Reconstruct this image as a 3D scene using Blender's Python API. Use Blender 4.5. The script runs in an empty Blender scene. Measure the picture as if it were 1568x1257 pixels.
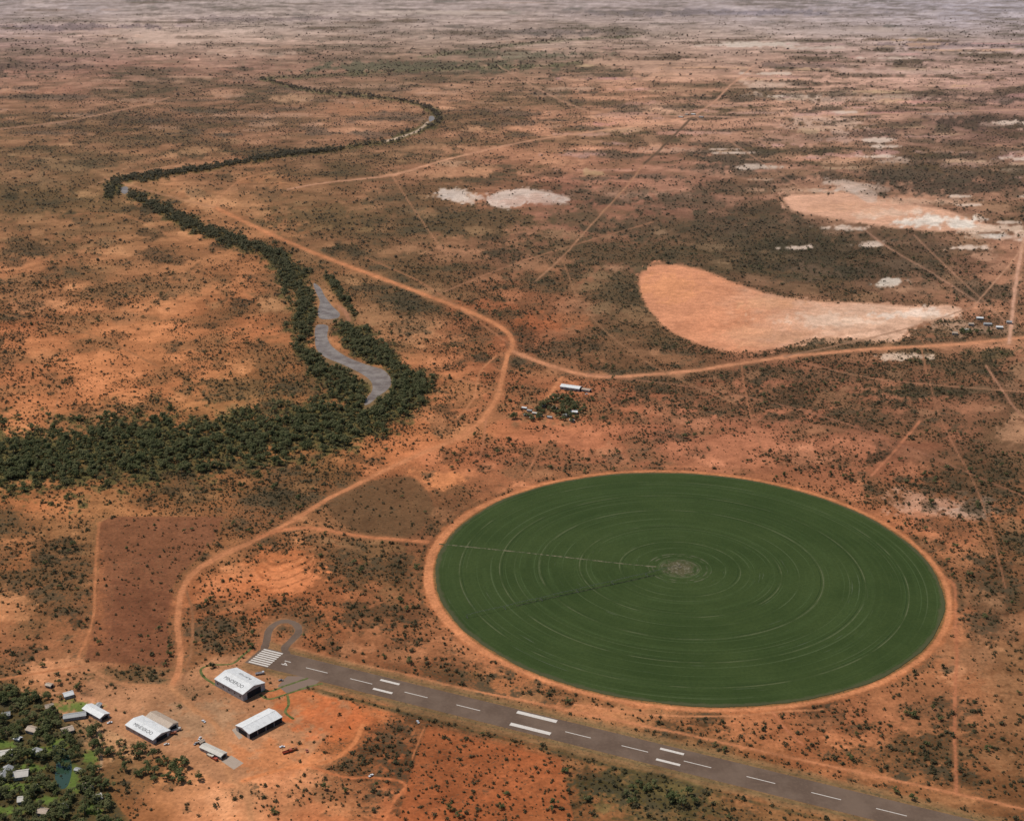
import bpy, math, random, time
import numpy as np
from mathutils import Vector, Matrix
T0=time.time()
rng=np.random.default_rng(7); random.seed(7)
# ---------------------------------------------------------------- image pixel frame and camera mapping
H=700.0; F=1943.0; YH=-70.0; CX=784.0; TH=math.atan(698.5/F)
KX=H/math.cos(TH); KY=H*F/math.cos(TH)**2; TT=H*math.tan(TH)
def G(u,v):
    """image pixel, back-projected through the camera -> ground metres"""
    d=v-YH
    return ((u-CX)*KX/d, KY/d-TT)
FX,FY=G(1047,870); FR=0.4290*H
PX_=-5.0  # pivot offset inside the circle
scene=bpy.context.scene
# ---------------------------------------------------------------- noise
PERM=rng.random((256,256)).astype(np.float32)
def vnoise(x,y,s=0):
    x=x+s*17.31; y=y+s*9.77
    xi=np.floor(x).astype(np.int64); yi=np.floor(y).astype(np.int64)
    fx=(x-xi).astype(np.float32); fy=(y-yi).astype(np.float32)
    fx=fx*fx*(3-2*fx); fy=fy*fy*(3-2*fy)
    x0=xi&255;x1=(xi+1)&255;y0=yi&255;y1=(yi+1)&255
    a=PERM[x0,y0];b=PERM[x1,y0];c=PERM[x0,y1];d=PERM[x1,y1]
    return (a+(b-a)*fx)*(1-fy)+(c+(d-c)*fx)*fy
def fbm(x,y,o=4,s=0):
    r=0;a=.5;t=0
    for i in range(o):
        r=r+a*vnoise(x*2**i,y*2**i,s+i*3);t+=a;a*=.55
    return r/t
# ---------------------------------------------------------------- image pixel rasters
U0,U1,V0,V1=-600,2168,-68,1500
W=U1-U0; HH=V1-V0
uu,vv=np.meshgrid(np.arange(U0,U1,dtype=np.float32),np.arange(V0,V1,dtype=np.float32))
XG,YG=G(uu,vv)
NA=fbm(uu/22,vv/11,4,1)-.5
NB=fbm(uu/90,vv/36,4,5)-.5
NC=fbm(uu/7,vv/4,3,9)-.5
rows={
-70:[(0,(160,150,152)),(800,(158,148,148)),(1568,(152,150,162))],  # farthest rows carry distance haze in their colours
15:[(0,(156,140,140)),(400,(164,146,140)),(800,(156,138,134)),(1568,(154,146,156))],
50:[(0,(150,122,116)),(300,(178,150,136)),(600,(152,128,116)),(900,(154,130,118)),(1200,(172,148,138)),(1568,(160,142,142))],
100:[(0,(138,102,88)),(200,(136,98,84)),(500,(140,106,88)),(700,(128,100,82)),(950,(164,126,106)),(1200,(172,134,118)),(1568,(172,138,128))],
150:[(0,(146,106,84)),(300,(130,96,76)),(600,(146,106,82)),(1000,(168,122,98)),(1250,(182,140,120)),(1568,(156,118,104))],
200:[(0,(128,92,68)),(400,(134,96,74)),(800,(164,116,90)),(1200,(166,124,104)),(1400,(130,98,82)),(1568,(110,82,72))],
300:[(0,(124,90,64)),(150,(120,88,60)),(300,(150,102,70)),(500,(122,88,62)),(700,(154,106,80)),(900,(140,94,76)),(1100,(118,84,68)),(1300,(154,112,90)),(1568,(140,102,82))],
400:[(0,(154,102,70)),(200,(148,102,70)),(400,(148,97,64)),(600,(122,88,62)),(800,(128,90,66)),(1000,(120,86,66)),(1200,(90,70,54)),(1400,(98,74,58)),(1568,(134,94,74))],
500:[(0,(150,92,60)),(200,(162,104,68)),(400,(166,102,66)),(600,(130,92,64)),(800,(150,88,60)),(950,(124,86,62)),(1500,(158,108,82))],
600:[(0,(156,98,64)),(200,(160,100,64)),(400,(134,92,58)),(550,(142,92,58)),(700,(168,106,70)),(900,(150,92,64)),(1100,(138,86,64)),(1300,(130,84,62)),(1568,(110,76,56))],
700:[(0,(142,92,58)),(500,(150,98,60)),(600,(174,106,68)),(800,(156,94,64)),(1000,(138,86,62)),(1200,(150,94,68)),(1400,(130,82,60)),(1568,(104,74,54))],
800:[(0,(166,104,66)),(150,(140,92,58)),(400,(176,108,70)),(600,(118,78,54)),(1400,(170,106,72)),(1568,(146,92,62))],
900:[(0,(132,86,56)),(300,(158,96,62)),(450,(174,104,66)),(600,(130,82,54)),(1460,(140,90,62)),(1568,(116,78,54))],
1000:[(0,(156,100,68)),(130,(142,92,62)),(400,(150,92,60)),(600,(132,84,56)),(900,(172,106,70)),(1460,(140,90,60)),(1568,(114,78,52))],
1100:[(0,(100,78,48)),(200,(168,118,88)),(300,(168,124,94)),(500,(190,108,66)),(700,(142,86,56)),(900,(154,98,64)),(1100,(156,94,60)),(1300,(148,92,62)),(1568,(116,78,52))],
1200:[(0,(84,72,44)),(200,(126,82,50)),(350,(184,124,86)),(500,(162,98,64)),(650,(160,88,54)),(800,(168,92,56)),(950,(120,82,50)),(1050,(106,78,48)),(1200,(154,92,58)),(1400,(130,84,54)),(1568,(118,78,50))],
1300:[(0,(84,68,42)),(200,(144,88,56)),(400,(184,120,82)),(700,(160,92,56)),(1000,(104,76,46)),(1568,(120,78,50))]}
vs=sorted(rows)
tab=np.zeros((len(vs),W,3),np.float32)
ua=np.arange(U0,U1)
for i,v in enumerate(vs):
    us=[p[0] for p in rows[v]]
    for c in range(3): tab[i,:,c]=np.interp(ua,us,[p[1][c] for p in rows[v]])
vw=np.clip(vv+NB*60*np.clip((vv+60)/300,.1,1),vs[0],vs[-1])
uw=np.clip(uu-U0+NB[::-1]*260,0,W-1).astype(np.int32)
vi=np.interp(vw,vs,np.arange(len(vs)))
v0=np.clip(np.floor(vi).astype(np.int32),0,len(vs)-2); fv=(vi-v0)[...,None].astype(np.float32)
COL=tab[v0,uw]*(1-fv)+tab[v0+1,uw]*fv
VEG=np.clip(.5+NB*1.6,0,1)              # low scrub in the soil cover
BUSH=np.clip(.5+(fbm(XG/55,YG/55,3,20)-.5)*3.4+(fbm(XG/260,YG/260,2,30)-.5)*1.8,.04,1)
RIV=np.zeros_like(VEG); GARD=np.zeros_like(VEG)
def ss(a,b,x):
    t=np.clip((x-a)/(b-a),0,1); return t*t*(3-2*t)
# broad olive / bare mottling in world space, so it foreshortens properly
WN=fbm(XG/420,YG/420,4,41); WN2=fbm(XG/90,YG/90,5,51); WN3=fbm(XG/1500,YG/1500,4,61)
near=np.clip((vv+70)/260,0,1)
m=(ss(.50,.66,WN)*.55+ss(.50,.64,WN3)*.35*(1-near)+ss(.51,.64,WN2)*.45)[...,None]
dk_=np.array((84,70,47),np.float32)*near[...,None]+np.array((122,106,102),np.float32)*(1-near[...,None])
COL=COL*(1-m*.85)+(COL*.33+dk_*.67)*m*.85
m2=(ss(.46,.34,WN)*.30+ss(.45,.34,WN2)*.45+ss(.44,.3,WN3)*.3*(1-near))[...,None]
COL=COL*(1+m2*.26)+m2*8
VEG=np.clip(VEG*.6+m[...,0]*.6-m2[...,0]*.5,0,1); BUSH=np.clip(BUSH*.75+m[...,0]*.5-m2[...,0]*.6,.03,1)
def box(u0,u1,v0,v1):
    a=max(0,int(u0-U0));b=min(W,int(u1-U0)+1);c=max(0,int(v0-V0));d=min(HH,int(v1-V0)+1)
    return (slice(c,d),slice(a,b))
def apply(s,m,col=None,veg=None,bush=None):
    if col is not None:
        COL[s]=COL[s]*(1-m[...,None])+np.array(col,np.float32)*m[...,None]
    if veg is not None: VEG[s]=VEG[s]*(1-m)+veg*m
    if bush is not None: BUSH[s]=BUSH[s]*(1-m)+bush*m
def blob(u,v,ru,rv,col,st=.9,veg=None,bush=None,rough=2.2):
    s=box(u-2.2*ru,u+2.2*ru,v-2.2*rv,v+2.2*rv)
    r=np.sqrt(((uu[s]-u)/ru)**2+((vv[s]-v)/rv)**2)+NA[s]*rough+NC[s]*1.6
    apply(s,ss(1.3,.6,r)*st,col,veg,bush)
def smooth(p,n=6,closed=False):
    p=[np.array(q,float) for q in p]; o=[]
    m=len(p)
    for i in range(m if closed else m-1):
        if closed: a,b,c,d=p[i-1],p[i],p[(i+1)%m],p[(i+2)%m]
        else: a,b,c,d=p[max(i-1,0)],p[i],p[i+1],p[min(i+2,m-1)]
        for k in range(n):
            t=k/n
            o.append(.5*((2*b)+(-a+c)*t+(2*a-5*b+4*c-d)*t*t+(-a+3*b-3*c+d)*t**3))
    if not closed:o.append(p[-1])
    return np.array(o)
def segdist(s,pts,closed,asp,warp=0):
    x=uu[s]+NA[s]*warp; y=(vv[s]+NC[s]*warp*.4)*asp
    best=np.full(x.shape,1e9,np.float32)
    n=len(pts)
    for i in range(n if closed else n-1):
        ax,ay=pts[i][0],pts[i][1]*asp; bx,by=pts[(i+1)%n][0],pts[(i+1)%n][1]*asp
        dx,dy=bx-ax,by-ay; L=dx*dx+dy*dy+1e-9
        t=np.clip(((x-ax)*dx+(y-ay)*dy)/L,0,1)
        np.minimum(best,(x-ax-t*dx)**2+(y-ay-t*dy)**2,out=best)
    return np.sqrt(best)
def polymask(pts,soft=2,warp=6,asp=1.5,sm=3):
    p=smooth(pts,sm,True) if sm>1 else np.array(pts,float)
    s=box(p[:,0].min()-25,p[:,0].max()+25,p[:,1].min()-14,p[:,1].max()+14)
    x=uu[s]+NA[s]*warp*2+NC[s]*warp; y=vv[s]+NC[s]*warp*.8+NA[s]*warp*.5
    ins=np.zeros(x.shape,bool); n=len(p)
    for i in range(n):
        x1,y1=p[i];x2,y2=p[(i+1)%n]
        if y1==y2: continue
        ins^=((y1>y)!=(y2>y))&(x<(x2-x1)*(y-y1)/(y2-y1)+x1)
    d=segdist(s,p,True,asp,0)
    return s,np.where(ins,ss(-soft*.5,soft,d),0)
def poly(pts,col,st=1,soft=2,warp=6,veg=0,bush=0,sm=3):
    s,m=polymask(pts,soft,warp,sm=sm)
    apply(s,m*st,col,veg,bush); return s,m
def line(pts,w,col,st=.92,asp=1.5,warp=2.5,sm=5,veg=0,bush=0,clear=1.6):
    p=smooth(pts,sm) if sm>1 else np.array(pts,float)
    nz=.45 if w>=5 else .6
    for k in range(0,len(p)-1,6):
        q=p[k:k+7]
        s=box(q[:,0].min()-w*3-4,q[:,0].max()+w*3+4,q[:,1].min()-w*3-4,q[:,1].max()+w*3+4)
        if uu[s].size==0: continue
        d=segdist(s,q,False,asp,warp)*(1+NC[s]*nz)
        m=ss(w*.5+1.2,max(w*.5-1.2,0),d)*np.clip(st*(1+(NC[s]+NA[s])*nz*.8),0,1)
        cur=COL[s]; COL[s]=cur*(1-m[...,None])+np.array(col,np.float32)*m[...,None]
        if w>=5:
            m3=(ss(w*1.9,w*.6,d)*.22)[...,None]; COL[s]=COL[s]*(1-m3)+np.array(col,np.float32)*m3
        VEG[s]*=(1-m)
        BUSH[s]*=1-ss(w*clear,w*.6,d)
# ---- dark vegetation patches, upper right with cloud shadow painted in / pale soil
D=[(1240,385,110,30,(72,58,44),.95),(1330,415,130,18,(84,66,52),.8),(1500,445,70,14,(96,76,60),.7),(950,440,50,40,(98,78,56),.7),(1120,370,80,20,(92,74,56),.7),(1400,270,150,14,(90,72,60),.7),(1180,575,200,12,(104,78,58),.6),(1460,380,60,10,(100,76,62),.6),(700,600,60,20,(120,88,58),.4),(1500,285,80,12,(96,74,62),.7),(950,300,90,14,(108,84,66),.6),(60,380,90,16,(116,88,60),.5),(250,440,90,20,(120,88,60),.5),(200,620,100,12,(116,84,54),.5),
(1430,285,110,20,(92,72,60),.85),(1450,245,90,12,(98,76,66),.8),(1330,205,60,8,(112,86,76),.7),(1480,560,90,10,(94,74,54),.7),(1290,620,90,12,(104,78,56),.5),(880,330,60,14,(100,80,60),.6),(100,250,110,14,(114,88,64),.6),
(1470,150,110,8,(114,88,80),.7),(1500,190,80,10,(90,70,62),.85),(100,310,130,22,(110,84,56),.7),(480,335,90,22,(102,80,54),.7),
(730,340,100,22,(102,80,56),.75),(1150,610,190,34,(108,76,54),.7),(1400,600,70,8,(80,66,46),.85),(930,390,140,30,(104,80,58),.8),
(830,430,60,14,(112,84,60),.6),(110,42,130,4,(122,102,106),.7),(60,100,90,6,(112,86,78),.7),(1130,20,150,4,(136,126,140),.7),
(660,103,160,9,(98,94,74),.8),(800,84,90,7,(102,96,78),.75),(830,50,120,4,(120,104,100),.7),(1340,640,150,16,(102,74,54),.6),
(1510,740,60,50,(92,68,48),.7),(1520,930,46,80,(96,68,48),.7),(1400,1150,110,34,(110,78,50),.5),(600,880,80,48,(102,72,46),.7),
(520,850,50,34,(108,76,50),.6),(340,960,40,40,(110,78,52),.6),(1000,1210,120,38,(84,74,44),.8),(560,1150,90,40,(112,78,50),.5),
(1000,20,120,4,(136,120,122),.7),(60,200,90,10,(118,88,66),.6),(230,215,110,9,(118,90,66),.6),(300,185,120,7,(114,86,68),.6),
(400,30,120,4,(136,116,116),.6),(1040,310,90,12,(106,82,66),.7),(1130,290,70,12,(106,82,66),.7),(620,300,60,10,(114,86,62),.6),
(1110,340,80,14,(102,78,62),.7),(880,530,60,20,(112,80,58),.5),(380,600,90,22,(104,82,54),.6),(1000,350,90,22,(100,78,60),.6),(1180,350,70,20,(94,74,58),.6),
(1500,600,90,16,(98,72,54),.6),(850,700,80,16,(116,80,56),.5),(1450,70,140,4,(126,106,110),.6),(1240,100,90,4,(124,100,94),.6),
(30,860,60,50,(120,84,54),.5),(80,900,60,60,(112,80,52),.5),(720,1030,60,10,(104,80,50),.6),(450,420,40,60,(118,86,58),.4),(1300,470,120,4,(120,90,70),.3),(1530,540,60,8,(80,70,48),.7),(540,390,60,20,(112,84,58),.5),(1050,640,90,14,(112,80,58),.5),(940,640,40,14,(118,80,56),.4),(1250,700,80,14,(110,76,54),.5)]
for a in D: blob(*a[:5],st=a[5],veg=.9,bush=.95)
P=[(700,298,26,9,(222,200,188),.9),(680,302,14,5,(220,198,186),.9),(1370,432,28,6,(222,204,190),.9),(1520,362,36,4,(222,206,196),.9),
(1270,190,60,14,(202,166,148),.8),(1215,148,60,5,(220,196,180),.85),(1180,130,40,6,(202,170,152),.8),(1160,68,90,3.5,(218,198,184),.9),
(1260,74,60,3,(210,186,172),.85),(270,60,80,7,(204,172,156),.8),(650,20,150,3,(200,178,166),.7),(400,82,80,4,(194,160,142),.7),(950,98,60,8,(190,150,128),.7),
(1000,168,60,8,(190,148,124),.6),(1420,772,66,18,(198,150,126),.75),(1470,785,40,10,(206,170,150),.7),(1380,545,44,5,(214,186,166),.8),
(665,735,34,14,(204,130,86),.8),(425,880,55,36,(192,114,72),.85),(1300,285,40,8,(208,178,162),.8),(1330,150,80,8,(194,158,142),.7),
(1480,250,60,5,(190,150,132),.6),(700,385,30,8,(190,134,102),.5),(660,265,50,8,(182,132,102),.6),(690,250,30,5,(192,150,122),.6),(400,275,30,8,(176,118,82),.6),
(180,560,60,14,(174,110,72),.5),(370,560,22,14,(200,136,92),.6),(90,610,70,16,(174,108,70),.5),(60,470,40,12,(180,124,88),.6),(840,495,50,14,(170,98,64),.6),
(730,470,40,8,(160,92,62),.6),(1210,780,60,16,(164,98,70),.5),(1430,815,60,26,(184,114,80),.6),(1100,650,60,10,(158,98,72),.5),(560,700,50,18,(182,112,72),.5),
(740,1020,60,14,(190,120,82),.6),(900,1090,60,12,(194,124,84),.7),(800,1045,50,16,(186,114,74),.6),(1300,1130,50,10,(174,110,74),.5),(1080,1110,60,10,(178,110,72),.5),
(40,770,60,16,(186,114,72),.6),(30,850,40,20,(180,110,70),.6),(480,1070,60,34,(194,110,66),.7),(520,1110,70,40,(194,108,64),.7),
(980,300,50,6,(184,140,118),.6),(1030,105,80,5,(186,146,126),.6),(1400,110,110,6,(196,162,148),.7),(1520,190,40,4,(190,156,140),.6),(1200,215,60,8,(190,146,126),.6),(1100,212,60,6,(184,138,114),.6),
(780,1160,80,30,(172,92,54),.6),(870,260,70,8,(156,110,86),.5),(510,160,60,8,(162,114,88),.6),(560,170,60,8,(164,114,86),.6),(60,140,80,8,(158,110,90),.5),(760,232,70,8,(176,124,96),.5),(1290,50,120,4,(186,164,158),.6)]
for a in P: blob(*a[:5],st=a[5],veg=.08,bush=.1)
for i in range(1300):
    v=-20+1260*random.random()**1.2; u=random.uniform(-40,1600)
    pr=min(1,(v+70)/600); sz=random.lognormvariate(math.log(13),.5)*(.5+v/1100)
    asp=max(1.3,sz*(.12+.38*pr))
    c=COL[int(v-V0),int(u-U0)]; f_n=min(1,(v+70)/300)
    if random.random()<.45: blob(u,v,sz*(1.6-.6*pr),asp,tuple(c*1.2+np.array([8,8,8])),.65,.1,.1)
    else: blob(u,v,sz*(1.6-.6*pr),asp,tuple(c*(.84-.14*f_n)+np.array([0,4,3])),.65,.9,.95)
for i in range(230):
    u=random.uniform(880,1620); v=random.uniform(60,275); k=(v+70)/300
    if random.random()<.5: blob(u,v,random.uniform(14,55),random.uniform(1.3,4.5)*k,(random.uniform(184,206),random.uniform(142,160),random.uniform(118,142)),.6,.1,.1)
    else: blob(u,v,random.uniform(14,60),random.uniform(1.3,5)*k,(106,84,70),.7,.9,.95)
for i in range(26):
    u=random.uniform(1100,1620); v=random.uniform(60,380); k=(v+70)/300
    blob(u,v,random.uniform(10,34),random.uniform(1.3,3.5)*k,(222,196,180),.85,.05,.05)
for i in range(170):
    u=random.uniform(-40,900); v=random.uniform(-5,210); k=(v+70)/280
    if random.random()<.4: blob(u,v,random.uniform(14,50),random.uniform(1.2,4)*k,(180,140,118),.45,.1,.1)
    else: blob(u,v,random.uniform(14,60),random.uniform(1.2,4.5)*k,(112,90,76),.6,.9,.95)
lum=COL.max(-1,keepdims=True); COL=COL*np.where(lum>196,(196+(lum-196)*.25)/np.maximum(lum,1),1)
# ---- claypans
A=[(985,410),(1020,403),(1070,410),(1110,425),(1160,443),(1210,455),(1260,460),(1330,463),(1400,468),(1450,466),(1475,472),(1470,485),(1440,490),(1410,497),(1390,510),(1370,525),(1300,520),(1250,520),(1215,530),(1160,540),(1110,540),(1060,525),(1020,505),(1000,485),(985,465),(975,435)]
poly(A,(208,140,106),1,7,12)
s,m=polymask(A,7,12)
apply(s,ss(1080,1340,uu[s]+NA[s]*160+NC[s]*60)*m*.85,(214,174,150))
blob(1270,490,70,12,(224,194,174),.6); blob(1180,462,50,10,(216,160,124),.6); blob(1400,480,60,8,(226,204,190),.7);blob(1030,440,45,16,(216,146,104),.6);blob(1160,515,60,12,(212,158,124),.5)
blob(1330,505,60,6,(184,142,118),.6);blob(1230,515,40,6,(180,134,108),.5);blob(1070,500,40,10,(192,126,94),.5);blob(1440,492,50,6,(176,138,114),.6);blob(1300,522,70,5,(178,138,112),.6)
B=[(1198,298),(1240,296),(1290,293),(1330,302),(1400,312),(1450,320),(1490,335),(1530,350),(1500,355),(1440,357),(1380,352),(1320,345),(1270,335),(1215,325),(1200,310)]
poly(B,(206,156,130),1,7,20);blob(1510,350,50,7,(216,186,166),.8);blob(1400,308,70,6,(198,156,132),.7);blob(1220,292,40,5,(190,148,122),.6)
blob(1440,338,60,10,(230,214,202),.9);blob(1350,325,50,8,(216,180,158),.7);blob(1290,318,60,8,(200,150,122),.6)
poly([(745,300),(790,288),(830,292),(870,302),(872,312),(820,312),(780,320),(750,315)],(214,190,178),.9,4,14)
blob(800,306,50,8,(180,140,124),.5)
poly([(1330,312),(1345,300),(1330,290),(1290,283)],(200,174,160),.6,2,6)
# ---- paddocks
poly([(150,800),(170,790),(345,790),(325,832),(300,858),(276,880),(262,905),(258,960),(262,1022),(128,1012),(142,960),(150,880)],(130,82,58),.85,4,3,.25,.08,1)
blob(210,940,50,60,(118,72,51),.5,.3,.08);blob(300,815,50,14,(142,92,66),.5,.3,.1)
poly([(500,768),(560,738),(625,728),(652,748),(665,780),(635,820),(580,824),(520,800)],(108,78,54),.85,6,4,.35,.08)
poly([(655,1110),(860,1160),(880,1257),(760,1290),(600,1290),(632,1168)],(166,92,56),.7,2,2,.2,.3,1)
blob(150,910,12,80,(174,108,70),.4)
# ---- homestead / yard
poly([(125,1030),(180,1052),(250,1045),(300,1020),(360,1000),(470,1020),(510,1050),(540,1090),(500,1130),(470,1160),(420,1185),(350,1200),(300,1180),(250,1150),(170,1120),(150,1080)],(174,122,88),.85,6,4,.05,.02)
blob(460,1075,46,24,(188,110,68),.8,.05,.03); blob(500,1100,60,24,(196,108,66),.7,.05,.05);blob(300,1100,50,30,(168,130,100),.7,.05,.02);blob(410,1160,60,20,(194,118,74),.6,.05,.02)
blob(200,1035,60,12,(108,84,56),.7,.9,1.0);blob(290,1060,34,12,(144,104,74),.6,.6,.6)
poly([(-60,1060),(40,1055),(110,1110),(150,1190),(200,1290),(-60,1290)],(84,72,44),.8,10,8,.9,.5)
s,m=polymask([(-400,1110),(20,1078),(50,1100),(130,1145),(165,1205),(190,1290),(120,1500),(-400,1500)],8,8); GARD[s]=np.maximum(GARD[s],m*(.45+.55*ss(-.1,.12,NA[s]*.8+NC[s])))
for g in [(30,1070,44,16),(62,1100,34,16),(86,1070,16,6),(108,1046,24,7),(140,1085,14,5),(185,1150,40,12),(240,1180,50,14),(285,1195,26,8),(150,1125,18,6),(215,1160,40,8),(868,640,18,9),(855,616,18,9),(835,628,14,9),(812,640,24,6),(890,625,14,6),(1490,510,30,3),(870,610,10,8),(1010,1225,60,20)]:
    s=box(g[0]-2*g[2],g[0]+2*g[2],g[1]-2*g[3],g[1]+2*g[3]); r=np.sqrt(((uu[s]-g[0])/g[2])**2+((vv[s]-g[1])/g[3])**2)+NA[s]
    GARD[s]=np.maximum(GARD[s],ss(1.1,.8,r)*(.2 if g[0]==1010 else .65))
for g in [(120,1082,34,8),(60,1150,26,8),(92,1140,14,9),(30,1205,36,8),(112,1195,12,24),(138,1160,10,10),(10,1140,26,7),(70,1225,22,7),(20,1240,26,6),(48,1175,22,5),(140,1240,14,8)]:
    blob(*g,(96,114,54),.9,.2,.05,.8)
    s=box(g[0]-2*g[2],g[0]+2*g[2],g[1]-2*g[3],g[1]+2*g[3]); r=np.sqrt(((uu[s]-g[0])/g[2])**2+((vv[s]-g[1])/g[3])**2); GARD[s]*=1-ss(1.1,.8,r)*.8
blob(850,630,60,16,(126,96,68),.6,.4,.3)
blob(1490,505,60,8,(164,130,108),.7,.1,.1)
# ---- river
RB=[([(-600,760),(-200,735),(0,706),(60,702),(120,694),(200,688),(300,682),(380,672),(450,660),(510,645),(560,632),(610,612),(645,592)],[38]*6+[35,32,30,28,26,22,14]),
([(565,630),(543,606),(512,580),(486,556),(468,532),(463,505),(468,480),(458,450),(446,418),(420,394),(370,372),(310,352),(280,337),(245,320),(215,305),(190,295)],[16,20,18,13,10,10,12,13,11,9,8,8,8,7,7,7]),
([(645,588),(616,578),(594,552),(562,534),(538,516),(524,500)],[15,13,13,14,13,7]),
([(500,424),(522,450),(540,484)],[3,5,5]),
([(165,300),(172,285),(190,275),(240,268),(300,260),(360,250),(400,243),(450,236),(520,228),(580,219),(625,207),(655,194),(672,180),(655,166),(620,156),(580,150),(530,145),(480,140),(440,132),(400,121)],[5,6,6,5,4,3.4,4.5,3.4,3.6,3.2,3.6,5,6,3,2.4,2.4,2.4,2,2,2]),
([(400,121),(480,117),(560,112),(650,108),(720,104),(800,103),(860,100),(890,96)],[2.4]*8),
([(640,88),(700,82),(740,76),(800,68),(900,60),(980,56)],[1.6]*6)]
for bi,(pts,ws) in enumerate(RB):
    p=smooth([(*a,b) for a,b in zip(pts,ws)],4)
    for k in range(len(p)-1):
        w=p[k,2]*1.3
        q=p[k:k+2]
        s=box(q[:,0].min()-w*2.6,q[:,0].max()+w*2.6,q[:,1].min()-w*2.2,q[:,1].max()+w*2.2)
        if uu[s].size==0: continue
        d=segdist(s,q[:,:2],False,1.35,0)
        dn=d/w+NA[s]*2.5+NC[s]*1.8
        m=ss(1.5,.25,dn)*(1 if pts[0][1]>130 else .25)*np.clip((vv[s]+20)/230,.35,1)*(.45+.55*ss(-.22,.02,NC[s]+NA[s]*.6)); RIV[s]=np.maximum(RIV[s],m)
        m2=ss(1.7,.7,dn)
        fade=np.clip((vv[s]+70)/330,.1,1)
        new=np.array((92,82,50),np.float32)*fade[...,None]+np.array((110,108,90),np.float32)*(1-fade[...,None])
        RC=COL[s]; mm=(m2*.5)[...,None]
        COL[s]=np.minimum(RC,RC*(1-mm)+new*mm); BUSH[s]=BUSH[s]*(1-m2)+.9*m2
WATER=[[(480,434),(490,440),(497,453),(508,468),(520,480),(517,487),(502,489),(489,487),(487,475),(490,462),(484,448)],
[(484,499),(496,497),(503,501),(501,515),(508,530),(530,546),(560,558),(588,567),(599,582),(595,595),(579,607),(566,618),(558,620),(561,610),(570,598),(568,584),(551,571),(522,557),(500,548),(485,535),(482,515)],
[(185,288),(194,286),(197,292),(192,297),(186,295)],[(657,179),(663,178),(666,182),(661,186),(657,186)]]
def clear_tree(p,rad=5):
    s=box(p[:,0].min()-12,p[:,0].max()+12,p[:,1].min()-12,p[:,1].max()+22)
    x=uu[s];y=vv[s]
    m=np.zeros(x.shape)
    for off in (0,3,6):
        P2=p+np.array([0,off*min(1,(p[:,1].mean()-150)/300)])
        d=segdist(s,P2,True,1.2);ins=np.zeros(x.shape,bool)
        for i in range(len(p)):
            x1,y1=P2[i];x2,y2=P2[(i+1)%len(p)]
            if y1==y2: continue
            ins^=((y1>y)!=(y2>y))&(x<(x2-x1)*(y-y1)/(y2-y1)+x1)
        m=np.maximum(m,np.where(ins,1,ss(rad,0,d)))
    RIV[s]*=1-m; BUSH[s]*=1-m
    apply(s,m*.6,(150,114,86),0,None)
for wv in WATER: clear_tree(np.array(wv,float),3)
line([(655,188),(640,200),(620,208),(590,217)],4,(198,170,150),.95,warp=3)
s=box(585,670,170,222); d=segdist(s,smooth([(663,180),(655,190),(640,200),(620,208),(592,217)],3),False,1.3); RIV[s]*=1-ss(5,2,d)
line([(520,470),(530,478),(534,490)],7,(158,110,84),.9,warp=3)
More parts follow.
